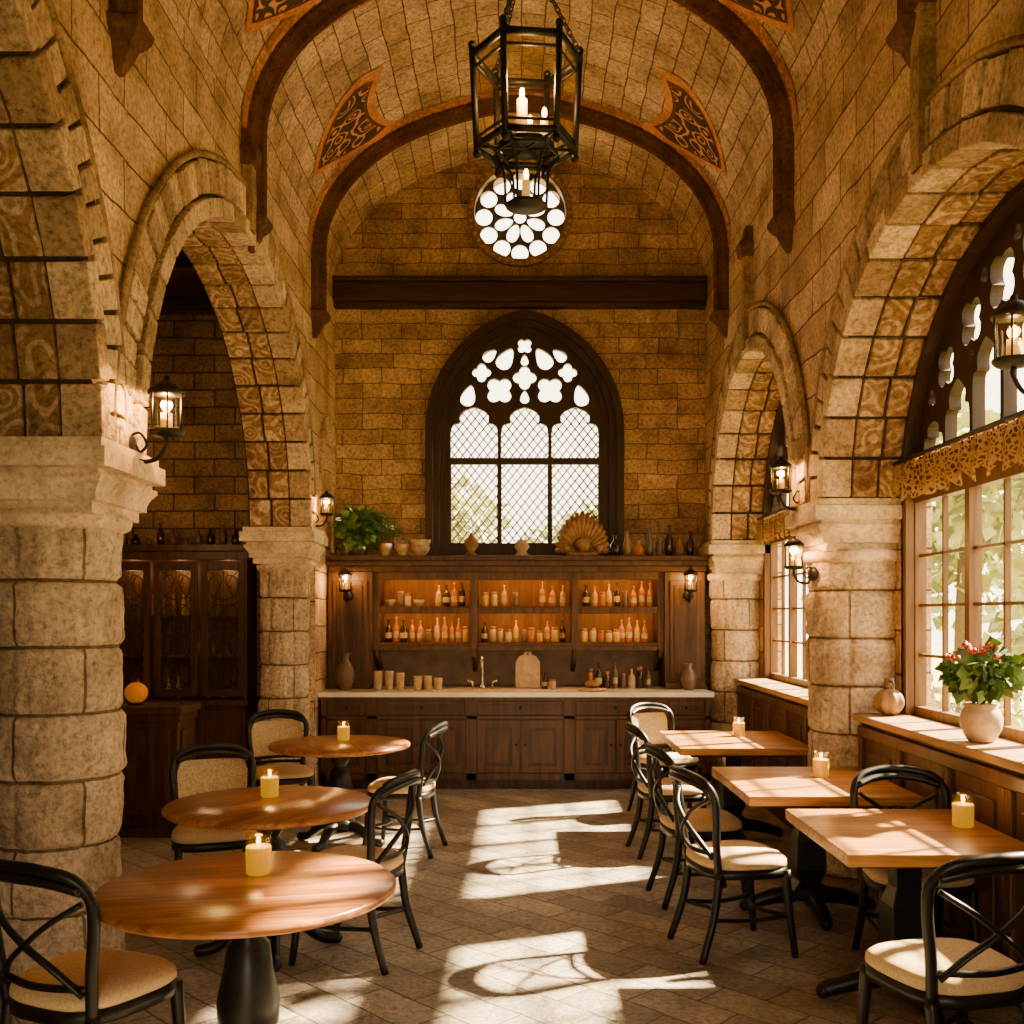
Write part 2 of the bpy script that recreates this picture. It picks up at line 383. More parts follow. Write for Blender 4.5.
h.b2(-1.98,-1.94,10.03,10.15,2.35,3.29,'vous'); h.b2(-1.98,-1.94,10.69,10.81,2.35,3.29,'vous')
h.obj('blind_arch',bevel=.006,parent=WL)
# ------------------------------------------------------------------ columns
def column(x,y,r,h,zt,ph):
    mb=MB(); n=120; vs=[];fs=[];uv=[]
    zc=zt-.33; m=int(zc/.014)
    for j in range(m+1):
        z=zc*j/m
        g=min(z%.31,.31-z%.31)
        ci=int(z/.31)
        for i in range(n+1):
            a=2*PI*(i%n)/n
            u=(i/n*3+ (.5 if ci%2 else 0))%1.0
            da=min(u,1-u)*2*PI*r/3
            bi=ci*7+int(i/n*3+(.5 if ci%2 else 0))%3
            gr=max(0,1-g/.026)**.6*.022+max(0,1-da/.024)**.6*.018
            q=noise.noise(Vector((math.cos(a)*2+ph,math.sin(a)*2,z*2.5)))*.014+noise.noise(Vector((math.cos(a)*8+ph,math.sin(a)*8,z*10)))*.014+noise.noise(Vector((bi*3.7,ph*9,1.3)))*.018
            rr=r+q-gr
            vs.append((x+rr*math.cos(a+ph),y+rr*math.sin(a+ph),z))
    for j in range(m):
        for i in range(n):
            o=j*(n+1)+i; fs.append((o,o+1,o+n+2,o+n+1))
            u0=i/n*1.86;u1=(i+1)/n*1.86;z0=zc*j/m;z1=zc*(j+1)/m
            uv.append([(u0,z0),(u1,z0),(u1,z1),(u0,z1)])
    mb.add(vs,fs,'colp',smooth=True,uvs=uv)
    mb.lathe([(r+.0,zc-.07),(r+.035,zc-.05),(r+.045,zc-.02),(r+.03,zc+.01),(r+.01,zc+.015)],(x,y,0),'cap',48)
    H=h
    mb.sq(x,y,[(H-.10,zc-.0),(H-.10,zc+.05),(H-.07,zc+.055),(H-.07,zc+.085),(H-.055,zc+.12),(H-.03,zc+.15),(H-.03,zc+.17),(H-.05,zc+.172),(H-.05,zc+.195),(H,zc+.20),(H,zt-.045),(H-.025,zt-.04),(H-.025,zt)],'cap')
    mb.obj('stone_column')
column(-2.24,4.95,.30,.39,ZL,.3)
column(-2.20,9.60,.22,.34,ZL,1.1)
column(2.24,6.85,.31,.37,ZR,2.2)
column(2.20,10.45,.25,.33,ZR,3.0)
column(2.24,2.9,.31,.37,ZR,4.0)
column(-2.24,.3,.30,.39,ZL,5.0)
# ------------------------------------------------------------------ vault
mb=MB(); nA=72; vs=[];fs=[];uv=[]
def vp(t,y,off=0):
    k=1+.04*math.exp(-((t-PI/2)/.25)**2)
    return ((XW-off)*math.cos(t),y,ZS+(VR*k-off)*math.sin(t))
arc=[0]
for i in range(nA): arc.append(arc[-1]+(Vector(vp(PI*(i+1)/nA,0))-Vector(vp(PI*i/nA,0))).length)
ys=[Y0+(YB-Y0)*j/40 for j in range(41)]
for y in ys:
    for i in range(nA+1): vs.append(vp(PI*i/nA,y))
for j in range(40):
    for i in range(nA):
        o=j*(nA+1)+i; fs.append((o,o+1,o+nA+2,o+nA+1)); uv.append([(ys[j],arc[i]),(ys[j],arc[i+1]),(ys[j+1],arc[i+1]),(ys[j+1],arc[i])])
mb.add(vs,fs,'vault',smooth=True,uvs=uv); CE=mb.obj('ceiling')
def rib(y):
    mb=MB()
    sec=[(-.095,-.02),(-.095,.04),(-.075,.055),(-.06,.055),(-.05,.075),(-.035,.08),(-.028,.115),(0,.13),(.028,.115),(.035,.08),(.05,.075),(.06,.055),(.075,.055),(.095,.04),(.095,-.02)]
    path=[]
    for z in (4.55,4.8,5.0): path.append((1,0,z))
    for i in range(61): path.append(('a',PI*i/60,0))
    for z in (5.0,4.8,4.55): path.append((-1,0,z))
    vs=[];fs=[]
    for p in path:
        for dy,o in sec:
            if p[0]=='a': vs.append(vp(p[1],y+dy,o))
            else: vs.append((p[0]*(XW-o),y+dy,p[2]))
    n=len(sec)
    for i in range(len(path)-1):
        for k in range(n-1): fs.append((i*n+k,i*n+k+1,(i+1)*n+k+1,(i+1)*n+k))
    mb.add(vs,fs,'rib')
    for sgn in (-1,1):
        vs=[];fs=[]
        for i in range(61):
            for dy in (.09,.23): vs.append(vp(PI*i/60,y+sgn*dy,.008))
        for i in range(60): fs.append((2*i,2*i+1,2*i+3,2*i+2))
        mb.add(vs,fs,'ochre',uvs=[[(vs[k][1],vs[k][2]) for k in f_] for f_ in fs])
    for s in (1,-1):
        prof=[(4.34,.03,.03),(4.40,.06,.05),(4.44,.08,.06),(4.47,.09,.07),(4.50,.12,.10),(4.53,.14,.12),(4.57,.15,.13),(4.59,.12,.11)]
        vv=[];ff=[]
        for z,d,w in prof: vv+=[(s*XW,y-w,z),(s*(XW-d),y-w*.8,z),(s*(XW-d),y+w*.8,z),(s*XW,y+w,z)]
        for q in range(len(prof)-1):
            for e in range(4):
                k=(e+1)%4; ff.append((q*4+e,q*4+k,(q+1)*4+k,(q+1)*4+e))
        ff+=[(0,1,2,3),tuple(range(len(vv)-4,len(vv)))]
        mb.add(vv,ff,'rib')
    mb.obj('vault_rib',parent=CE)
for y in (9.75,7.45,5.0,2.5): rib(y)
for yc in (9.08,6.82,4.5):
    for s in (0,1):
        mb=MB()
        for (mat,off,sc) in (('paintor',.012,1.85),('paintbg',.018,1.50),('paint',.024,1.34)):
            G=14; vs=[];fs=[]
            tc_=.60
            for i in range(G+1):
                u=i/G
                for j in range(G+1):
                    v_=j/G*2-1
                    wv=(math.sin(u*PI*.5)**.9)*(1-.15*max(0,(u-.8)/.2))
                    yy=yc+ v_*.32*sc*wv+.08*(1-u)
                    t=tc_-.14*sc+.28*sc*u+.05*sc*(abs(v_)**2)*u
                    t=t if s==0 else PI-t
                    vs.append(vp(t,yy,off))
            for i in range(G):
                for j in range(G):
                    o=i*(G+1)+j; fs.append((o,o+1,o+G+2,o+G+1))
            mb.add(vs,fs,mat,uvs=[[(vs[k][1],vs[k][2]) for k in f_] for f_ in fs])
        mb.obj('painted_vault_ornament',parent=CE)
# ------------------------------------------------------------------ outline helpers
def arch_pts(hw,zs,rise,n=16,cx=0):
    e=max(0,(rise*rise-hw*hw)/(2*hw)); R=hw+e; out=[]
    am=math.atan2(rise,e) if e>0 else PI/2
    k=1 if e>0 else rise/hw
    for i in range(n+1):
        a=am*i/n; out.append((cx-e+R*math.cos(a),zs+R*math.sin(a)*k))
    l=[(2*cx-x,z) for x,z in out[:-1]][::-1]
    return out+l
def arch_loop(hw,z0,zs,rise,cx=0,n=16): return [(cx+hw,z0)]+arch_pts(hw,zs,rise,n,cx)+[(cx-hw,z0)]
def lancet(cx,w,z0,zs,rise):
    hw=w/2; pts=arch_pts(hw,zs,rise,14,cx); out=[(cx+hw,z0)]
    for x,z in pts:
        dx,dz=x-cx,z-zs; a=math.atan2(dz,dx)
        k=1-.24*math.exp(-((a-.72)/.16)**2)-.24*math.exp(-((a-(PI-.72))/.16)**2)
        out.append((cx+dx*k,zs+dz*k))
    return out+[(cx-hw,z0)]
def foil(cx,cz,R,k=4,rot=0,n=48,d=.34):
    return [(cx+R*((1-d)+d*abs(math.cos(k/2*(2*PI*i/n-rot))))*math.cos(2*PI*i/n),cz+R*((1-d)+d*abs(math.cos(k/2*(2*PI*i/n-rot))))*math.sin(2*PI*i/n)) for i in range(n)]
def pack(L_,gap=.016):
    L_=[list(x) for x in L_]
    for _ in range(12):
        for i in range(len(L_)):
            for j in range(i):
                d=math.hypot(L_[i][0]-L_[j][0],L_[i][1]-L_[j][1])
                o=L_[i][2]+L_[j][2]+gap-d
                if o>0:
                    if L_[i][2]>L_[j][2]: L_[i][2]-=o
                    else: L_[j][2]-=o
    return [foil(*x) for x in L_ if x[2]>.02]
def circ(cx,cz,R,n=40): return [(cx+R*math.cos(2*PI*i/n),cz+R*math.sin(2*PI*i/n)) for i in range(n)]
TX=Matrix(((1,0,0,0),(0,0,1,0),(0,1,0,0),(0,0,0,1)))
GC=.05; RC=(0.0,5.96); GS=3.65
mb=MB()
mb.plate([[(-2.3,-.0),(2.55,-.0),(2.55,6.75),(-2.3,6.75)],arch_loop(.97,2.40,GS,1.19,GC),circ(RC[0],RC[1],.50)],.3,'backwall',Matrix.Translation((0,YB+.15,0))@TX)
mb.obj('wall_back')
mb=MB()
mb.plate([[(-4.4,0.0),(-1.0,0.0)]+[(-1.0,2.2)]+[(-math.cos(PI*i/20)*1.0,2.2+math.sin(PI*i/20)*.9) for i in range(1,20)]+[(1.0,2.2),(1.0,0.0),(2.62,0),(2.62,6.75),(-4.4,6.75)]],.3,'backwall',Matrix.Translation((0,Y0-.15,0))@TX)  # unseen wall behind the camera; open doorway added to let in frontal fill
mb.obj('wall_front')
mb=MB()
def frameband(ho,hi,z0o,z0i,y0,y1,ro,ri):
    mb.band([(GC+ho,z0o)]+arch_pts(ho,GS,ro,18,GC)+[(GC-ho,z0o)],[(GC+hi,z0i)]+arch_pts(hi,GS,ri,18,GC)+[(GC-hi,z0i)],y0,y1,'frame')
frameband(1.05,.97,2.34,2.34,YB-.10,YB+.1,1.28,1.19)
frameband(.98,.90,2.34,2.34,YB-.04,YB+.12,1.20,1.12)
frameband(.91,.84,2.34,2.34,YB+.02,YB+.14,1.13,1.06)
mb.b2(GC-1.06,GC+1.06,YB-.14,YB+.12,2.33,2.44,'frame')
loops=[[(GC+.86,2.40),(GC+.86,3.345),(GC-.86,3.345),(GC-.86,2.40)]]
for i in (-1,0,1):
    cx=GC+i*.54
    loops.append([(cx-.245,2.47),(cx+.245,2.47),(cx+.245,3.31),(cx-.245,3.31)])
mb.plate(loops,.07,'frame',Matrix.Translation((0,YB+.07,0))@TX)
loops=[arch_loop(.86,3.345,GS,1.10,GC)]
for i in (-1,0,1):
    loops.append(lancet(GC+i*.54,.50,3.38,3.62,.30))
def tear(cx,cz,R,ang,n=28):
    # pointed leaf (mouchette) opening, long axis along ang
    o=[]
    for i in range(n):
        q=2*PI*i/n; x=R*math.cos(q); y=R*.62*math.sin(q)*(1-.45*math.cos(q))
        o.append((cx+x*math.cos(ang)-y*math.sin(ang),cz+x*math.sin(ang)+y*math.cos(ang)))
    return o
fl=[(GC,4.235,.125,4,0),(GC,4.575,.085,4,PI/4)]
for a in (-1,1):
    fl+=[(GC+a*.27,4.10,.15,4,PI/4),(GC+a*.46,4.29,.10,4,0)]
loops+=pack(fl)
loops.append(tear(GC,4.03,.070,PI/2))
loops.append(tear(GC,4.425,.060,PI/2))
for a in (-1,1):
    loops.append(tear(GC+a*.60,4.045,.115,PI/2+a*.25))
    loops.append(tear(GC+a*.20,4.44,.125,PI/2+a*.55))
    loops.append(tear(GC+a*.37,4.475,.085,PI/2+a*.85))
mb.plate(loops,.07,'frame',Matrix.Translation((0,YB+.07,0))@TX)
y=YB+.13; x0,x1,z0,z1=GC-.8,GC+.8,2.44,3.95; st=.070
for sgn in (1,-1):
    c=-4
    while c<8:
        pts=[]
        for X in (x0,x1):
            Z=z0+1.25*sgn*(X-x0)+c
            if z0<=Z<=z1: pts.append((X,Z))
        for Z in (z0,z1):
            X=x0+(Z-z0-c)/(1.25*sgn)
            if x0<X<x1: pts.append((X,Z))
        if len(pts)>=2:
            mb.tube([(pts[0][0],y,pts[0][1]),(pts[1][0],y,pts[1][1])],.0085,'lead',4)
        c+=st*1.6
mb.add([(GC-.84,YB+.14,2.4),(GC+.84,YB+.14,2.4),(GC+.84,YB+.14,4.75),(GC-.84,YB+.14,4.75)],[(0,1,2,3)],'glass')
mb.obj('window_1')
mb=MB(); y=YB
lo=[circ(RC[0],RC[1],.50)]
lo.append(circ(RC[0],RC[1],.065))
for i in range(8):
    a=2*PI*i/8+PI/8
    pl=[]
    for k in range(24):
        q=2*PI*k/24; rr=.185+.10*math.cos(q); wd=.074*math.sin(q)*(1-.35*(1-math.cos(q))/2)
        pl.append((RC[0]+math.cos(a)*rr-math.sin(a)*wd,RC[1]+math.sin(a)*rr+math.cos(a)*wd))
    lo.append(pl)
for i in range(12):
    a=2*PI*i/12; lo.append(circ(RC[0]+.385*math.cos(a),RC[1]+.385*math.sin(a),.090,20))
mb.plate(lo,.03,'lead',Matrix.Translation((0,YB+.08,0))@TX)
mb.band(circ(RC[0],RC[1],.56,48),circ(RC[0],RC[1],.485,48),YB-.06,YB+.12,'carved',closed=True)
for i in range(44):
    a=2*PI*i/44; mb.sph((RC[0]+.53*math.cos(a),YB-.06,RC[1]+.53*math.sin(a)),.024,'ledge',8)
mb.obj('window_2')
mb=MB(); mb.b2(-1.965,1.965,YB-.16,YB,5.0,5.2,'darkx'); mb.b2(-1.965,1.965,YB-.20,YB,5.2,5.25,'darkx'); mb.b2(-1.965,1.965,YB-.12,YB,4.95,5.0,'darkx')
mb.obj('trim_1',bevel=.01)
# ------------------------------------------------------------------ right windows, piers, ledges
TR=Matrix(((0,0,1,0),(1,0,0,0),(0,1,0,0),(0,0,0,1)))
def rwin(name,yc,a,rise):
    mb=MB(); zs=ZR
    out=[(yc+a+.03,2.62)]+[(yc+(a+.03)*math.cos(t),zs+(rise+.03)*math.sin(t)) for t in [.14+(PI-.28)*i/40 for i in range(41)]]+[(yc-a-.03,2.62)]
    lo=[out]
    for c,top,ww in ((.18,.80,.32),(.54,.74,.32),(.90,.60,.32),(1.235,.42,.28)):
        rs=min(.24,top-.27)
        for s in (-1,1): lo.append(lancet(yc+s*c,ww,2.68,zs+top-rs,rs))
    k=(rise-.10)/1.27
    fl=[]
    for c,z,R in ((.0,1.02,.17),(.36,.99,.17),(.72,.87,.165),(1.05,.70,.125)):
        for s in ((-1,1) if c else (1,)): fl.append((yc+s*c,zs+z*k,R,4,PI/4))
    for s in (-1,1):
        fl.append((yc+s*.19,zs+1.16*k,.045,3,PI/2)); fl.append((yc+s*.56,zs+1.07*k,.045,3,PI/2)); fl.append((yc+s*.72,zs+.685,.035,3,-PI/2)); fl.append((yc+s*1.25,zs+.56*k,.055,3,PI/2))
    lo+=pack(fl,.012)
    mb.plate(lo,.07,'frame',Matrix.Translation((2.51,0,0))@TR)
    lo=[[(yc-a-.03,1.07),(yc+a+.03,1.07),(yc+a+.03,2.62),(yc-a-.03,2.62)]]
    nb=4; w=(2*a-.12)/nb
    for i in range(nb):
        u0=yc-a+.06+i*w+.03; u1=u0+w-.06
        lo.append([(u0,1.13),(u1,1.13),(u1,2.40),(u0,2.40)])
        um=(u0+u1)/2
        mb.b2(2.50,2.53,um-.011,um+.011,1.13,2.40,'framer')
        for zz in (1.45,1.76,2.07): mb.b2(2.50,2.53,u0,u1,zz-.009,zz+.009,'framer')
    mb.plate(lo,.07,'framer',Matrix.Translation((2.51,0,0))@TR)
    P=[(yc+a*1.0*math.cos(PI*i/40),zs+rise*math.sin(PI*i/40)) for i in range(41)]
    Q=[(yc+(a-.07)*math.cos(PI*i/40),zs+(rise-.07)*math.sin(PI*i/40)) for i in range(41)]
    T2=Matrix(((0,1,0,0),(1,0,0,0),(0,0,1,0),(0,0,0,1)))
    mb.band(P,Q,2.40,2.50,'frame',T=T2)
    mb.b2(2.42,2.50,yc-a+.0,yc+a,2.61,2.68,'frame')
    mb.b2(2.42,2.50,yc-a,yc-a+.08,1.08,2.6,'framer'); mb.b2(2.42,2.50,yc+a-.08,yc+a,1.08,2.6,'framer')
    mb.b2(2.46,2.50,yc-.035,yc+.035,1.08,2.6,'framer')
    mb.add([(2.54,yc-a,1.08),(2.54,yc+a,1.08),(2.54,yc+a,3.9),(2.54,yc-a,3.9)],[(0,1,2,3)],'glass')
    mb.obj(name)
    v=MB(); n=200; vs=[];fs=[]
    L0=yc-a+.04; L1=yc+a-.04
    for i in range(n+1):
        yy=L0+(L1-L0)*i/n; q=(i/n)*(L1-L0)
        for k in range(5):
            z=2.64-k/4*(.17+.075*abs(math.sin(q*PI/.19)))
            vs.append((2.36+.025*math.sin(q*38)*(.3+k/5),yy,z))
    for i in range(n):
        for k in range(4): o=i*5+k; fs.append((o,o+5,o+6,o+1))
    v.add(vs,fs,'lace',smooth=True,uvs=[[(vs[k][1],vs[k][2]) for k in f_] for f_ in fs])
    v.tube([(2.36,L0,2.65),(2.36,L1,2.65)],.014,'iron',8)
    v.obj('lace_valance')
rwin('window_3',4.9,1.6,1.37)
rwin('window_4',8.7,1.5,1.50)
mb=MB()
for y0,y1 in ((6.47,7.23),(10.17,YB),(Y0,3.33)): mb.b2(2.42,2.60,y0,y1,0,ZR+.02,'wall')
mb.b2(2.50,2.60,Y0,YB,0,1.08,'wall'); mb.obj('wall_right_pier')
def ledge(y0,y1):
    mb=MB()
    mb.b2(2.18,2.42,y0,y1,0,1.03,'cab'); mb.b2(2.12,2.45,y0,y1,1.03,1.075,'ledge'); mb.b2(2.15,2.2,y0,y1,0,.12,'cab'); mb.b2(2.15,2.2,y0,y1,.93,1.0,'cab')
    n=int((y1-y0)/.55); w=(y1-y0)/n
    for i in range(n):
        a=y0+i*w
        mb.b2(2.155,2.2,a,a+.06,.12,.93,'cab'); mb.b2(2.155,2.2,a+w-.06,a+w,.12,.93,'cab')
        mb.b2(2.165,2.2,a+.13,a+w-.13,.20,.85,'cab')
    mb.obj('paneled_window_ledge',bevel=.008)
ledge(3.25,6.53); ledge(7.18,10.17)
# ------------------------------------------------------------------ left aisle shell
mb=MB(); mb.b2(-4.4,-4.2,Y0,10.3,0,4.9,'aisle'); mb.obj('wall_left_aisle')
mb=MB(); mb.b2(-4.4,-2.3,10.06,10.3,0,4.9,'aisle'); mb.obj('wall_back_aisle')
mb=MB(); mb.b2(-4.4,-2.40,Y0,10.3,4.7,4.85,'darkx')
for i in range(9): mb.b2(-4.2,-2.47,.2+i*1.15,.36+i*1.15,4.5,4.7,'darkx')
mb.obj('ceiling_aisle')
mb=MB()
x0,x1,y0,y1=-3.93,-2.58,9.62,10.05
mb.b2(x0,x1,y0,y1,0,.85,'dark'); mb.b2(x0-.03,x1+.03,y0-.04,y1,.85,.90,'dark'); mb.b2(x0,x1,y0+.30,y1,.9,2.22,'cab')
mb.b2(x0,x0+.03,y0+.06,y1,.9,2.22,'dark'); mb.b2(x1-.03,x1,y0+.06,y1,.9,2.22,'dark')
for zz in (1.30,1.68): mb.b2(x0,x1,y0+.10,y1,zz,zz+.02,'cab')
for q in range(26):
    xx=x0+.08+q*.048; zz=random.choice((.90,1.32,1.70)); hh=random.uniform(.1,.24)
    mb.lathe([(.02,0),(.022,hh*.6),(.01,hh*.8),(.01,hh)],(xx,y0+.2,zz),random.choice(['cer','carved','cerd']),8)
mb.b2(x0-.04,x1+.02,y0+.0,y1,2.22,2.30,'dark'); mb.b2(x0-.07,x1+.03,y0-.05,y1,2.30,2.36,'dark')
nD=3; w=(x1-x0)/nD
for i in range(nD):
    a=x0+i*w+.02; b_=a+w-.04
    for (p,q,r_,s_) in ((a,a+.06,.93,2.2),(b_-.06,b_,.93,2.2)): mb.b2(p,q,y0+.05,y0+.085,r_,s_,'dark')
    mb.b2(a+.06,b_-.06,y0+.05,y0+.085,.93,1.0,'dark'); mb.b2(a+.06,b_-.06,y0+.05,y0+.085,2.12,2.2,'dark')
    mb.add([(a+.06,y0+.08,1.0),(b_-.06,y0+.08,1.0),(b_-.06,y0+.08,2.12),(a+.06,y0+.08,2.12)],[(0,1,2,3)],'lglass')
    cx=(a+b_)/2; hw=(b_-a)/2-.06
    for zz in (1.14,1.42,1.70,1.98):
        for s in (-1,1):
            mb.tube(catmull([(cx,y0+.065,zz-.14),(cx+s*hw*.8,y0+.065,zz-.09),(cx+s*hw*.9,y0+.065,zz+.05),(cx+s*.04,y0+.065,zz+.1),(cx+s*.02,y0+.065,zz+.02),(cx+s*.06,y0+.065,zz-.02)],5),.006,'iron',5)
            mb.tube(catmull([(cx+s*hw,y0+.065,zz-.14),(cx+s*hw*.3,y0+.065,zz-.04),(cx+s*hw*.4,y0+.065,zz+.06),(cx+s*hw,y0+.065,zz+.14)],5),.005,'iron',5)
    mb.tube([(cx,y0+.065,1.0),(cx,y0+.065,2.12)],.005,'iron',5)
    mb.b2(a,b_,y0-.015,y0,.08,.80,'dark'); mb.b2(a+.07,b_-.07,y0-.03,y0-.01,.16,.72,'dark')
dc=mb.obj('display_cabinet',bevel=.004)
for q in (-3.70,-3.25,-2.80): plight('cabinet_fill_light',(q,9.80,2.12),1.8,(1,.62,.32),.05,dc)  # added point lights without fixtures, lighten the cabinet inside
mb=MB()
for i in range(10):
    x=-3.80+i*.12; h=random.uniform(.08,.22); r=random.uniform(.025,.045)
    mb.lathe([(r*.8,0),(r,h*.3),(r,h*.6),(r*.4,h*.8),(r*.45,h)],(x,9.8,2.36),random.choice(['cerd','dkglass','cerd']),12)
mb.obj('cabinet_top_vases')
mb=MB()
mb.b2(-3.10,-2.62,7.85,8.25,.08,.94,'dark'); mb.b2(-3.14,-2.58,7.81,8.29,0,.08,'dark'); mb.b2(-3.14,-2.58,7.81,8.29,.94,1.0,'dark'); mb.b2(-3.12,-2.6,7.83,8.27,.88,.94,'dark')
mb.b2(-3.04,-2.68,7.83,7.85,.16,.82,'dark'); mb.b2(-2.62,-2.60,7.91,8.19,.16,.82,'dark')
mb.obj('pedestal_cabinet',bevel=.008)
mb=MB(); mb.lathe([(.06,0),(.065,.015),(.04,.02)],(0,0,0),'iron'); mb.sph((0,0,.095),.088,'orb',32,(1,1,.92),fn=lambda a,p:1+.03*math.cos(a*8)*math.sin(p)); mb.tube([(0,0,.17),(.01,0,.195)],.008,'bark',6); o=mb.obj('orange_pumpkin_lamp',(-2.99,7.98,1.0))
plight('aisle_fill_light',(-.2,.3,1.5),16,(1,.55,.22),.08,o)  # added fill lamp well above the orb, brightens the dim aisle
# ------------------------------------------------------------------ counter + hutch
mb=MB(); CY=9.94
CA,CB=-1.93,1.85
mb.b2(CA,CB,CY+.03,10.80,.10,.90,'cab'); mb.b2(CA,CB,CY+.07,10.80,0,.10,'dark')
mb.b2(CA-.03,CB+.03,CY-.03,10.86,.905,.95,'marble'); mb.b2(CA-.02,CB+.02,CY,10.8,.87,.905,'cab')
edges=[CA,-1.44,-.47,.48,1.38,CB]
for i in range(len(edges)-1):
    a,b_=edges[i],edges[i+1]
    mb.b2(a,a+.05,CY+.0,CY+.03,.1,.87,'cab'); mb.b2(b_-.05,b_,CY+.0,CY+.03,.1,.87,'cab')
    mb.b2(a,b_,CY+.0,CY+.03,.1,.16,'cab'); mb.b2(a,b_,CY,CY+.03,.69,.72,'cab')
    mb.b2(a+.07,b_-.07,CY+.005,CY+.03,.735,.86,'cab'); mb.b2(a+.11,b_-.11,CY-.003,CY+.03,.765,.83,'dark')
    mb.sph(((a+b_)/2,CY-.02,.80),.015,'iron',8)
    nd=2 if b_-a>.7 else 1; w=(b_-a-.1)/nd
    for k in range(nd):
        p=a+.05+k*w+.01; q=p+w-.02
        mb.b2(p,p+.07,CY+.0,CY+.03,.17,.68,'cab'); mb.b2(q-.07,q,CY,CY+.03,.17,.68,'cab'); mb.b2(p+.07,q-.07,CY,CY+.03,.17,.24,'cab'); mb.b2(p+.07,q-.07,CY,CY+.03,.61,.68,'cab')
        mb.b2(p+.07,q-.07,CY+.018,CY+.03,.24,.61,'dark'); mb.b2(p+.10,q-.10,CY+.008,CY+.03,.27,.58,'cab')
        mb.sph((q-.035 if k==0 else p+.035,CY-.015,.44),.013,'iron',8)
mb.obj('bar_counter')
mb=MB(); HY=10.45
mb.b2(-1.5,1.47,10.84,10.89,.955,1.40,'splash')
mb.b2(-1.5,1.47,10.83,10.89,1.40,2.2,'shelfback')
for z in (1.40,1.77): mb.b2(-1.5,1.47,HY+.02,10.83,z-.018,z+.018,'cab')
mb.b2(-1.95,1.90,HY-.02,10.89,2.14,2.20,'cab'); mb.b2(-1.96,1.90,HY-.10,10.89,2.20,2.25,'cab'); mb.b2(-1.96,1.91,HY-.14,10.89,2.25,2.30,'dark')
mb.b2(-1.5,1.47,HY-.0,HY+.03,2.06,2.14,'cab')
for x in (-1.47,-.47,.56,1.44):
    mb.b2(x-.035,x+.035,HY,10.84,1.34,2.14,'cab')
    mb.tube(catmull([(x,HY+.02,1.36),(x,HY+.05,1.28),(x,HY+.2,1.24),(x,10.84,1.12)],5),.03,'cab',8)
for a,b_ in ((-1.435,-.505),(-.435,.525),(.595,1.405)):
    mb.b2(a,b_,HY+.0,HY+.03,1.335,1.385,'cab'); mb.b2(a,b_,HY+.01,HY+.03,1.715,1.775,'cab')
    mb.b2(a+.03,b_-.03,HY+.04,HY+.07,2.10,2.125,'strip'); mb.b2(a+.03,b_-.03,HY+.04,HY+.07,1.730,1.750,'strip')
for s,(a,b_) in ((-1,(-1.95,-1.50)),(1,(1.47,1.88))):
    mb.b2(a,b_,HY-.05,10.89,.955,2.14,'cab'); mb.b2(a+.05,b_-.05,HY-.07,HY-.05,1.05,2.05,'cab'); mb.b2(a+.09,b_-.09,HY-.08,HY-.06,1.1,2.0,'dark')
    mb.b2(a,b_,HY-.09,HY-.05,.955,1.02,'cab')
mb.obj('bar_back_shelving',bevel=.006)
mb=MB()
def bottle(x,y,z,h,r,mat):
    mb.lathe([(r*.9,0),(r,.01),(r,h*.55),(r*.85,h*.64),(r*.34,h*.74),(r*.3,h*.93),(r*.38,h*.94),(r*.38,h)],(x,y,z),mat,12)
    mb.lathe([(r*1.03,h*.18),(r*1.03,h*.42)],(x,y,z),'label',12,cap=False)
def jar(x,y,z,h,r,mat):
    mb.lathe([(r*.9,0),(r,.01),(r,h*.75),(r*.8,h*.82)],(x,y,z),mat,12); mb.lathe([(r*.85,h*.8),(r*.85,h)],(x,y,z),'carved',12)
def bowl(x,y,z,h,r,mat): mb.lathe([(r*.4,0),(r*.45,.01),(r*.85,h*.5),(r,h),(r*.92,h),(r*.5,h*.3)],(x,y,z),mat,16)
def fill(x0,x1,z,kinds,dens=1):
    x=x0
    while x<x1:
        k=random.choice(kinds)
        if k=='b': r=random.uniform(.030,.038); bottle(x+r,HY+random.uniform(.12,.2),z,random.uniform(.20,.27),r,random.choice(['amber','amber','honey','dkglass','amber']))
        elif k=='j': r=random.uniform(.03,.04); jar(x+r,HY+random.uniform(.11,.16),z,random.uniform(.12,.17),r,random.choice(['honey','amber','cer','cerd']))
        else: r=.06; bowl(x+r,HY+.15,z,.07,r,'cer')
        x+=2*r+random.uniform(.006,.02)*dens
T1,T0=1.789,1.419
fill(-1.40,-1.05,T1,['o','j']); fill(-.88,-.56,T1,['b']); fill(-.40,-.05,T1,['b','j'],3); fill(.2,.45,T1,['b'],4); fill(.65,1.33,T1,['b','j','b'])
fill(-1.40,-.57,T0,['b','b','j']); fill(-.40,.43,T0,['b','j']); fill(.62,.98,T0,['j']); fill(1.02,1.32,T0,['b'])
mb.obj('bottle_and_jar_collection')
mb=MB()
for x,r,h in ((-1.38,.075,.13),(-1.2,.08,.12),(-1.02,.10,.10)): bowl(x,10.5,2.30,h,r,'cer')
bowl(-1.02,10.5,2.37,.10,.11,'cer'); mb.obj('stoneware_bowls')
mb=MB()
for x,h,r in ((.98,.22,.06),(1.10,.26,.045),(1.22,.17,.055),(1.33,.30,.045),(1.43,.24,.04),(1.53,.32,.045),(1.64,.2,.05),(1.75,.26,.04)):
    mb.lathe([(r*.7,0),(r,h*.25),(r*.9,h*.55),(r*.35,h*.75),(r*.35,h*.92),(r*.5,h)],(x,10.52,2.30),random.choice(['dkglass','cerd','amber','carved']),14)
mb.obj('decorative_bottles')
mb=MB()
mb.lathe([(.05,0),(.06,.02),(.03,.05),(.075,.11),(.07,.17),(.03,.2),(.01,.24)],(-.50,10.5,2.30),'carved',16); mb.obj('turned_finial')
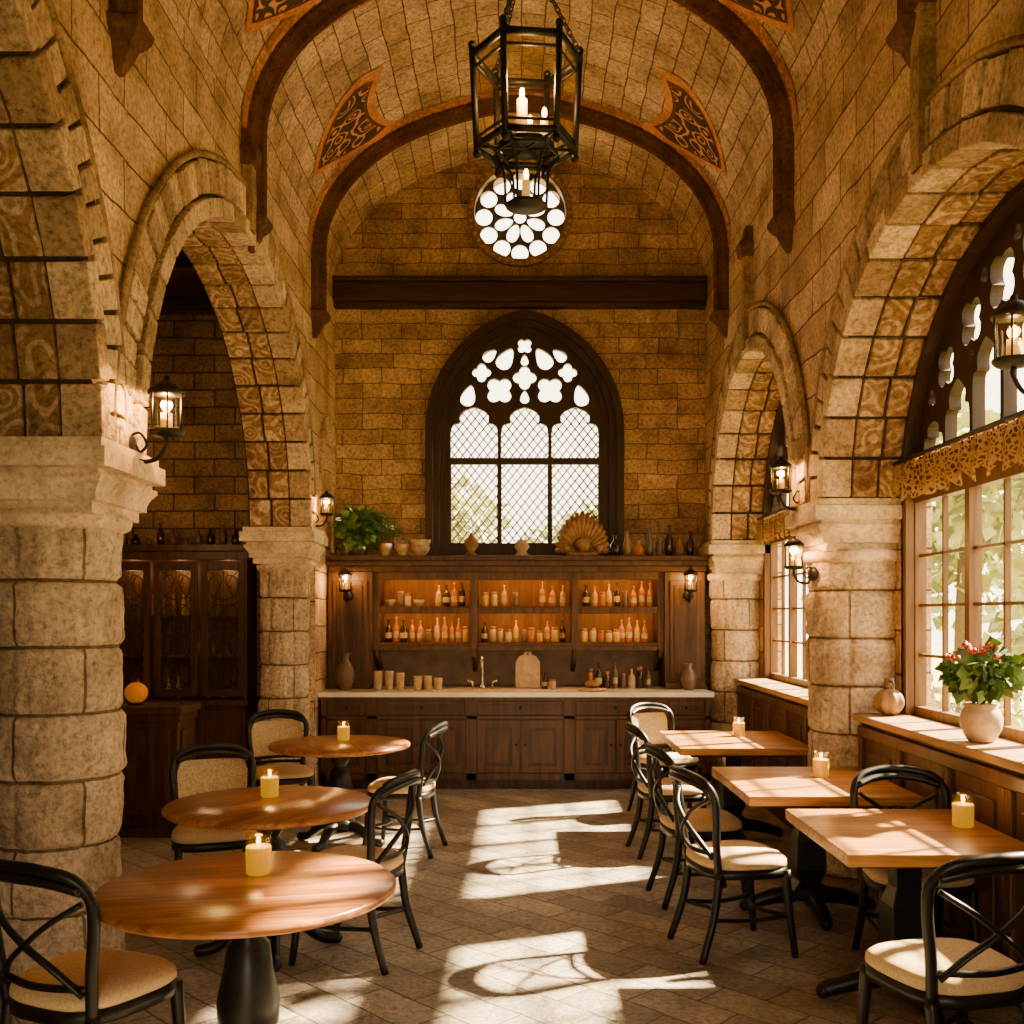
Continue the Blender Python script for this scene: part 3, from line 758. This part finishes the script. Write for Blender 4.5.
mb=MB(); mb.lathe([(.06,0),(.07,.02),(.04,.05),(.08,.10),(.05,.15),(.055,.17)],(.02,10.5,2.30),'cer',16); mb.obj('ceramic_urn')
mb=MB(); cx=.64; n=17
mb.b2(cx-.16,cx+.16,10.46,10.58,2.30,2.34,'carved')
for i in range(n):
    a=PI*(.02+.96*i/(n-1)); R=.42*(1-.1*abs(math.cos(a)))
    mb.tube([(cx+.05*math.cos(a),10.52,2.36+.05*math.sin(a)),(cx+R*.75*math.cos(a)*.85,10.50,2.34+R*.8*math.sin(a)),(cx+R*.72*math.cos(a),10.52,2.34+R*math.sin(a))],[.012,.034,.022],'carved',8)
mb.sph((cx,10.49,2.42),.08,'carved',14)
for s in (-1,1): mb.sph((cx+s*.17,10.50,2.38),.05,'carved',12)
mb.obj('carved_shell_ornament')
mb=MB()
for x,h in ((-1.42,.19),(-1.31,.19),(-1.20,.17),(-1.02,.14),(-.92,.14),(-.82,.12)):
    mb.lathe([(.034,0),(.040,.01),(.044,h*.9),(.044,h)],(x,10.25,.95),'cer',16)
mb.obj('cups')
mb=MB(); x=-.38
mb.lathe([(.03,0),(.03,.03),(.015,.04)],(x,10.35,.95),'steel',16)
mb.tube(catmull([(x,10.35,.97),(x,10.35,1.18),(x,10.33,1.26),(x,10.24,1.28),(x,10.18,1.24),(x,10.17,1.18)],6),.013,'steel',10)
for s in (-1,1): mb.tube([(x+s*.1,10.35,.95),(x+s*.1,10.35,1.02),(x+s*.15,10.34,1.04)],.012,'steel',8)
mb.obj('faucet')
mb=MB()
out=[(-.12,0),(.12,0),(.125,.05),(.125,.26),(.09,.32),(.04,.34),(.035,.37),(-.035,.37),(-.04,.34),(-.09,.32),(-.125,.26),(-.125,.05)]
T=Matrix.Translation((.08,10.50,.955))@Matrix.Rotation(-.15,4,'X')@TX
mb.plate([out,circ(0,.345,.012,12)],.025,'board',T); mb.obj('cutting_board')
mb=MB()
bottle(.25,10.4,.95,.17,.03,'dkglass'); jar(.33,10.35,.95,.1,.035,'cer')
mb.obj('oil_cruets')
mb=MB(); mb.lathe([(.13,0),(.15,.01),(.15,.02),(.06,.03)],(.72,10.15,.95),'cer',20); mb.lathe([(.05,.03),(.08,.06),(.07,.09),(.02,.1)],(.72,10.15,.95),'carved',14); mb.obj('serving_dish')
mb=MB()
for i in range(8):
    r=random.uniform(.025,.04); (bottle if i%2 else jar)(.72+i*.085,10.5,.95,random.uniform(.14,.27),r,random.choice(['dkglass','amber','cer','dkglass','cerd']))
mb.obj('counter_jars')
mb=MB(); mb.lathe([(.05,0),(.06,.02),(.09,.10),(.10,.18),(.07,.25),(.035,.30),(.035,.34),(.055,.37)],(-1.74,10.2,.95),'cerd',22); mb.obj('tall_vase')
mb=MB(); mb.lathe([(.04,0),(.05,.02),(.075,.08),(.08,.14),(.05,.20),(.03,.23),(.045,.27)],(1.68,10.2,.95),'cerd',22); mb.obj('dark_vase')
# ------------------------------------------------------------------ plants
def leaves(mb,c,n,R,size,mat,down=.3,zs=1,xmin=-99,zmin=-99):
    for i in range(n):
        d=Vector((random.gauss(0,1),random.gauss(0,1),random.gauss(.3,.8))).normalized()
        p=Vector(c)+Vector((d.x*R*random.uniform(.3,1),d.y*R*random.uniform(.3,1),d.z*R*zs*random.uniform(.3,1)))
        t=(d+Vector((random.uniform(-.6,.6),random.uniform(-.6,.6),random.uniform(-.8,.4)-down))).normalized()
        s=t.orthogonal().normalized(); s=Matrix.Rotation(random.uniform(0,6.3),3,t)@s
        l=size*random.uniform(.6,1.3); w=l*.42; nn=t.cross(s)*l*.08
        q=[p,p+t*l*.4+s*w+nn,p+t*l,p+t*l*.4-s*w+nn,p+t*l*.45]
        if min(v.x for v in q)<xmin or min(v.z for v in q)<zmin: continue
        mb.add(q,[(0,1,4),(1,2,4),(2,3,4),(3,0,4)],mat,smooth=True)
mb=MB()
mb.lathe([(.07,0),(.10,.06),(.11,.14),(.10,.15)],(-1.68,10.55,2.302),'cerd',20)
leaves(mb,(-1.66,10.5,2.57),320,.22,.11,'leaf',xmin=-1.94,zmin=2.32)
for i in range(56):
    a=random.uniform(0,2*PI); r=random.uniform(.24,.42); up=random.uniform(.05,.30)
    c0=Vector((-1.66,10.52,2.47)); d=Vector((math.cos(a),math.sin(a)*.7,0))
    pts=catmull([c0,c0+d*r*.5+Vector((0,0,up)),c0+d*r+Vector((0,0,up*.5))],5)
    pts=[Vector((min(max(p.x,-1.87),9),min(p.y,10.80),p.z)) for p in pts]
    mb.tube(pts,.003,'leaf',4)
    for k,p in enumerate(pts[2:]):
        for s in (-1,1):
            sd=Vector((-d.y,d.x,0))*s*.05+d*.02
            q=p+sd; mb.add([p,p+sd*.5+Vector((0,0,.012)),q-Vector((0,0,.01)),p+sd*.5-d*.015],[(0,1,2,3)],'leaf')
mb.obj('potted_fern')
mb=MB(); c=(0,0,0)
mb.lathe([(.05,0),(.065,.01),(.095,.07),(.10,.12),(.085,.16),(.075,.17),(.085,.19),(.075,.19)],c,'cer',26)
for i in range(10):
    a=i*.63; mb.tube([(0,0,.17),(.06*math.cos(a),.06*math.sin(a),.27),(.11*math.cos(a),.11*math.sin(a),.36)],.005,'leaf',5)
leaves(mb,(-.03,0,.33),320,.14,.07,'leaf',.1,.8)
leaves(mb,(-.02,-.17,.36),160,.13,.07,'leaf',.1,.85)
for i in range(16):
    a=random.uniform(0,6.3); r=random.uniform(.04,.15); p=(r*math.cos(a)-.04,r*math.sin(a)-.08,.42+random.uniform(-.02,.09))
    for k in range(5): mb.sph((p[0]+random.uniform(-.018,.018),p[1]+random.uniform(-.018,.018),p[2]+random.uniform(-.01,.01)),.012,'red',6)
mb.obj('potted_geranium',(2.27,5.04,1.075))
mb=MB(); mb.sph((0,0,.085),.09,'gourd',36,(1,1,.95),fn=lambda a,p:1+.07*math.cos(a*8)); mb.lathe([(.03,.16),(.022,.20),(.035,.235),(.028,.235)],(0,0,0),'cerd',14)
for s in (-1,1): mb.tube(catmull([(0,s*.03,.21),(0,s*.07,.21),(0,s*.075,.16)],5),.008,'cerd',6)
mb.obj('ribbed_gourd_vase',(2.30,6.38,1.075))
# ------------------------------------------------------------------ chandelier lantern
mb=MB(); cx,cy=.03,5.0
def hexr(R,z,rot=PI/6): return [Vector((cx+R*math.cos(rot+PI/3*i),cy+R*math.sin(rot+PI/3*i),z)) for i in range(6)]
zt,zb=4.42,3.98
top=hexr(.265,zt,.1); bot=hexr(.24,zb,.1); top2=hexr(.245,zt-.05,.1); b2_=hexr(.23,zb+.05,.1)
def ring(P,r):
    for i in range(6): mb.tube([P[i],P[(i+1)%6]],r,'iron',6)
ring(top,.019); ring(bot,.018); ring(top2,.008); ring(b2_,.008); ring(hexr(.15,zb-.02,.1),.009)
for i in range(6):
    mb.tube([top[i]+Vector((0,0,.04)),bot[i]-Vector((0,0,.03))],.016,'iron',6); mb.sph(bot[i]-Vector((0,0,.04)),.022,'iron',8); mb.sph(top[i]+Vector((0,0,.05)),.02,'iron',8)
    mb.tube([bot[i],Vector((cx,cy,zb-.0))],.008,'iron',6)
    mb.tube(catmull([bot[i],bot[i]*.5+Vector((cx,cy,zb-.12))*.5+Vector((0,0,-.03)),hexr(.10,3.70,.1)[i]],4),.007,'iron',5)
    if i%2==0:
        A=top[i]+Vector((0,0,.04)); B=Vector((cx,cy,4.95)); nl=18
        for k in range(nl):
            p=A.lerp(B,(k+.5)/nl); dd=(B-A).normalized(); sd=dd.orthogonal().normalized()
            if k%2: sd=dd.cross(sd)
            mb.tube([p+dd*.024*math.cos(q)+sd*.011*math.sin(q) for q in [2*PI*j/8 for j in range(8)]],.004,'iron',4,closed=True)
    P=[top[i],top[(i+1)%6],bot[(i+1)%6],bot[i]]
    mb.add(P,[(0,1,2,3)],'lglass')
ring(hexr(.10,3.70,.1),.010); mb.lathe([(.10,0),(.10,.012),(.03,.02)],(cx,cy,3.69),'iron',18)
mb.lathe([(.13,0),(.14,.01),(.13,.02)],(cx,cy,zb+.0),'iron',20)
def candle(x,y,z,h,r=.02):
    mb.lathe([(r*1.6,0),(r*1.7,.012),(r,.014)],(x,y,z),'iron',12); mb.lathe([(r,0),(r,h),(r*.5,h+.004)],(x,y,z+.01),'wax',12); mb.sph((x,y,z+h+.04),.013,'flame',10,(1,1,2.3))
candle(cx-.02,cy-.03,zb+.02,.19,.026); candle(cx+.09,cy+.02,zb+.02,.12); candle(cx-.10,cy+.04,zb+.02,.10); candle(cx+.02,cy+.10,zb+.02,.12); candle(cx,cy,3.71,.10,.02)
z=4.96
k=0
while z<6.48:
    T=Matrix.Translation((cx,cy,z))@Matrix.Rotation(PI/2*(k%2),4,'Z')
    mb.tube([(.016*math.cos(q),0,.030*math.sin(q)) for q in [2*PI*j/10 for j in range(10)]],.005,'iron',5,closed=True,T=T); z+=.048;k+=1
mb.lathe([(.02,0),(.07,.03),(.08,.06)],(cx,cy,6.40),'iron',16)
o=mb.obj('lantern_chandelier')
plight('chandelier_light',(cx,cy-.1,4.25),30,(1,.6,.25),.05,o)
# ------------------------------------------------------------------ wall lanterns
def lantern(loc,d,name='sconce_lantern',s=1.0,e=8,drop=0):
    mb=MB(); n=Vector((d[0],d[1],0)).normalized(); R=Matrix.Rotation(math.atan2(n.y,n.x),4,'Z')@Matrix.Scale(s,4)
    mb.lathe([(.055,-.01),(.055,.008),(.03,.018)],(0,0,0),'iron',16,T=R@Matrix.Rotation(PI/2,4,'Y')@Matrix.Scale(1.0,4))
    mb.tube(catmull([(0,0,-.02),(.05,0,-.07),(.13,0,-.06),(.17,0,.0),(.17,0,.03)],6),.010,'iron',8,T=R)
    mb.tube(catmull([(.0,0,.04),(.05,0,.05),(.08,0,.0),(.05,0,-.03),(.03,0,0)],6),.006,'iron',6,T=R)
    c=(.17,0,.03)
    mb.lathe([(.02,0),(.06,.005),(.075,.02),(.075,.03)],c,'iron',20,T=R)
    mb.lathe([(.066,.03),(.066,.18)],c,'lglass',20,T=R,cap=False)
    mb.lathe([(.078,.18),(.078,.195),(.050,.22),(.03,.235),(.015,.24),(.012,.26)],c,'iron',20,T=R)
    for i in range(6):
        a=PI/3*i; mb.tube([(.17+.069*math.cos(a),.069*math.sin(a),.05),(.17+.069*math.cos(a),.069*math.sin(a),.215)],.004,'iron',5,T=R)
    mb.lathe([(.024,.03),(.024,.10)],c,'wax',12,T=R); mb.sph((.17,0,.155),.014,'flame',10,(1,1,1.9),T=R)
    o=mb.obj(name,loc)
    p=R@Vector((.17,0,.19)); plight('lantern_light',p,e,(1,.55,.18),.03,o)
    return o
lantern((-1.93,5.06,2.54),(1,-.15),s=1.15,e=75)
lantern((-1.96,9.62,2.60),(1,-.2),s=.9,e=26)
lantern((1.96,7.05,2.50),(-1,-.1),s=1.0,e=32)
lantern((2.44,4.62,2.78),(-1,0),s=1.25,e=8)
lantern((1.93,6.75,1.97),(-1,-.35),s=.85,e=30)
lantern((-1.74,10.36,1.90),(0,-1),s=.95,e=20)
lantern((1.70,10.36,1.90),(0,-1),s=.95,e=20)
# ------------------------------------------------------------------ tables
def round_table():
    mb=MB()
    mb.lathe([(.47,.705),(.505,.712),(.52,.725),(.52,.738),(.51,.749),(.0,.75)],(0,0,0),'top',64,cap=False)
    mb.lathe([(0,.7051),(.47,.705)],(0,0,0),'top',64,cap=False)
    mb.lathe([(.16,.69),(.16,.705)],(0,0,0),'black',32)
    mb.lathe([(.05,.69),(.055,.66),(.075,.62),(.05,.585),(.045,.57),(.075,.54),(.085,.46),(.11,.34),(.105,.26),(.07,.21),(.06,.19),(.10,.17),(.11,.13),(.10,.10),(.04,.09)],(0,0,0),'black',32)
    for i in range(4):
        a=PI/4+PI/2*i; d=Vector((math.cos(a),math.sin(a),0))
        mb.tube(catmull([d*.05+Vector((0,0,.14)),d*.16+Vector((0,0,.12)),d*.26+Vector((0,0,.045)),d*.34+Vector((0,0,.03))],5),[.05,.048,.045,.042,.04,.038,.036,.034,.032,.031,.03,.03,.03,.03,.03,.028][:16],'black',10)
        mb.sph(d*.34+Vector((0,0,.03)),.03,'black',10)
    return mb.mesh('round_table')
def rect_table(w,l):
    mb=MB()
    mb.box((0,0,.724),(w,l,.052),'topr'); mb.box((0,0,.685),(w*.8,l*.8,.03),'dark')
    mb.sq(0,0,[(.14,.67),(.13,.66),(.06,.62),(.055,.5),(.08,.42),(.085,.25),(.06,.18),(.11,.14),(.11,.09)],'black')
    for a in (0,PI/2,PI,3*PI/2):
        d=Vector((math.cos(a),math.sin(a),0))
        mb.tube([d*.08+Vector((0,0,.10)),d*.2+Vector((0,0,.085)),d*.36+Vector((0,0,.04))],[.05,.045,.035],'black',10)
        mb.sph(d*.36+Vector((0,0,.035)),.035,'black',10)
    return mb.mesh('rectangular_table')
rt=round_table()
for i,(x,y) in enumerate(((-.96,3.62),(-1.27,5.2),(-1.34,7.62))): place(rt,'round_table',(x,y,0),.2+i*.9)
for x0,x1,y0,y1 in ((1.30,2.11,4.06,5.02),(1.20,2.11,5.36,6.42),(1.14,2.11,7.3,8.4)):
    me=rect_table(x1-x0,y1-y0); place(me,'rectangular_table',((x0+x1)/2,(y0+y1)/2,0),0,.006)
mb=MB()
mb.lathe([(.040,0),(.046,.006),(.047,.10)],(0,0,0),'votive',24,cap=False); mb.lathe([(.047,.10),(.0475,.148),(.044,.148),(.0435,.11)],(0,0,0),'lglass',24,cap=False); mb.lathe([(0,.0005),(.04,0)],(0,0,0),'votive',24,cap=False)
mb.lathe([(.043,.095),(.043,.103),(0,.105)],(0,0,0),'votwax',24,cap=False)
mb.sph((0,0,.122),.008,'flame',10,(1,1,1.9))
vm=mb.mesh('votive_candle')
for x,y in ((-.96,3.76),(-1.31,5.36),(-1.34,7.78),(1.72,8.05),(1.77,6.02),(1.99,4.60)):
    o=place(vm,'votive_candle',(x,y,.75)); plight('votive_light',(0,0,.18),1.4,(1,.5,.15),.02,o)
# ------------------------------------------------------------------ chairs
def chair(cane=False):
    mb=MB()
    def outl(sx,sy,z,n=36,p=3.2):
        o=[]
        for i in range(n):
            a=2*PI*i/n; c,s=math.cos(a),math.sin(a)
            x=sx*abs(c)**(2/p)*(1 if c>=0 else -1); y=sy*abs(s)**(2/p)*(1 if s>=0 else -1)
            x*=1+.09*y/sy; o.append((x,y,z))
        return o
    def stack(L_,mat):
        vs=[];fs=[];n=36
        for l in L_: vs+=outl(*l)
        for j in range(len(L_)-1):
            for i in range(n):
                k=(i+1)%n; fs.append((j*n+i,j*n+k,(j+1)*n+k,(j+1)*n+i))
        fs.append(tuple(range(n))[::-1]); fs.append(tuple((len(L_)-1)*n+i for i in range(n)))
        mb.add(vs,fs,mat,True)
    stack([(.215,.21,.395),(.235,.225,.40),(.235,.225,.44),(.22,.215,.445)],'black')
    stack([(.220,.213,.442),(.236,.226,.455),(.234,.224,.480),(.214,.205,.497),(.16,.155,.508),(.06,.06,.512)],'cream')
    for s in (-1,1):
        mb.tube(catmull([(s*.20,.18,.43),(s*.21,.195,.22),(s*.225,.22,0)],6),[.025-.008*i/12 for i in range(13)],'black',8)
        mb.tube(catmull([(s*.185,-.17,.43),(s*.19,-.20,.22),(s*.205,-.27,0)],6),[.024-.006*i/12 for i in range(13)],'black',8)
        mb.tube(catmull([(s*.20,.19,.20),(s*.18,0,.185),(s*.183,-.20,.20)],5),.011,'black',6)
        if not cane: mb.tube(catmull([(s*.195,-.225,.80),(s*.10,-.272,.735),(0,-.272,.66),(-s*.10,-.245,.585),(-s*.175,-.20,.50)],6),.014,'black',8,flat=.7)
    if cane:
        vs=[];fs=[]; A,B=12,8
        for j in range(B+1):
            v_=j/B; z=.56+.28*v_
            for i in range(A+1):
                u=i/A*2-1; hw=.19+.015*v_-(.03*max(0,v_-.8)/.2)
                vs.append((u*hw,-.215-.035*v_-.045*(1-u*u),z))
        for j in range(B):
            for i in range(A): o=j*(A+1)+i; fs.append((o,o+1,o+A+2,o+A+1))
        mb.add(vs,fs,'cane',True)
        mb.tube(catmull([(-.195,-.205,.555),(0,-.26,.555),(.195,-.205,.555)],6),.012,'black',8)
    mb.tube(catmull([(.19,.19,.20),(0,.10,.20),(-.19,.19,.20)],5),.011,'black',6)
    mb.tube(catmull([(.183,-.20,.2),(0,-.12,.2),(-.183,-.20,.2)],5),.011,'black',6)
    loop=[(-.185,-.175,.42),(-.205,-.195,.58),(-.225,-.205,.72),(-.225,-.22,.82),(-.18,-.26,.885),(-.09,-.295,.91),(0,-.307,.915),(.09,-.295,.91),(.18,-.26,.885),(.225,-.22,.82),(.225,-.205,.72),(.205,-.195,.58),(.185,-.175,.42)]
    mb.tube(catmull(loop,6),.020,'black',10)
    mb.tube(catmull([(-.21,-.235,.845),(-.12,-.275,.872),(0,-.297,.882),(.12,-.275,.872),(.21,-.235,.845)],6),.034,'black',10,flat=.6)
    mb.tube(catmull([(-.195,-.19,.52),(0,-.235,.52),(.195,-.19,.52)],6),.013,'black',8)
    return mb.mesh('dining_chair')
cm=chair(); cc=chair(True)
D=math.radians
for x,y,a,cn in ((-1.45,3.47,-24,0),(-.83,5.12,72,0),(-1.74,5.85,200,1),(-.85,7.40,80,0),(-1.88,8.05,200,1),
              (1.50,3.60,14,0),(1.90,4.93,178,0),(1.10,5.25,-76,0),(1.08,6.15,-84,0),(1.08,7.35,-85,0),(1.25,8.75,-150,1)):
    place(cc if cn else cm,'dining_chair',(x,y,0),D(a))
# ------------------------------------------------------------------ outside
mb=MB(); mb.b2(2.7,45,-20,60,-.3,-.1,'grass'); mb.b2(-30,2.7,11.3,60,-.3,-.1,'grass'); mb.b2(-30,2.7,-20,-2.3,-.3,-.1,'grass'); mb.obj('ground_outside')
mb=MB(); mb.tube(catmull([(0,0,-.2),(.1,0,1.2),(0,.1,2.6)],5),[.16-.01*i for i in range(11)],'bark',10)
for i in range(7):
    c=(random.uniform(-1.1,1.1),random.uniform(-1.1,1.1),random.uniform(1.8,4.0)); leaves(mb,c,240,1.0,.30,'leaf2')
tm=mb.mesh('garden_tree')
for x,y,r,s in ((9,6.5,0,1),(10.5,10,1,1.1),(8.5,13.5,2,1),(12,2.5,3,1.1),(9,0,4,.9),(7,16,2,1.1),(-1.9,24,5,1.0),(1.6,27,1,1.0),(-4.5,26,2,1.1),(4.2,24,3,1.0)):
    o=place(tm,'garden_tree',(x,y,-.1),r); o.scale=(s,s,s)
mb=MB()
for i in range(20): leaves(mb,(5.2+random.uniform(-.3,.3),2.5+i*.75,.35),120,.6,.16,'leaf2')
mb.obj('hedge')
# ------------------------------------------------------------------ light
w=bpy.data.worlds.new('World'); S.world=w; w.use_nodes=True; nt=w.node_tree; bg=nt.nodes['Background']
bg.inputs[0].default_value=(1,.82,.58,1); bg.inputs[1].default_value=8.2
sl=bpy.data.lights.new('sun','SUN'); sl.energy=120; sl.color=(1,.78,.46); sl.angle=D(1.8)
so=bpy.data.objects.new('sun',sl); S.collection.objects.link(so); so.rotation_euler=Vector((-1,-.42,-.85)).to_track_quat('-Z','Y').to_euler(); so.location=(10,5,12)
cam=bpy.data.cameras.new('camera'); cam.lens=36; cam.sensor_width=36; cam.shift_x=-.0078; cam.shift_y=.1006; cam.clip_start=.05
co=bpy.data.objects.new('camera',cam); S.collection.objects.link(co); co.location=(0,0,1.7); co.rotation_euler=(PI/2,0,0); S.camera=co
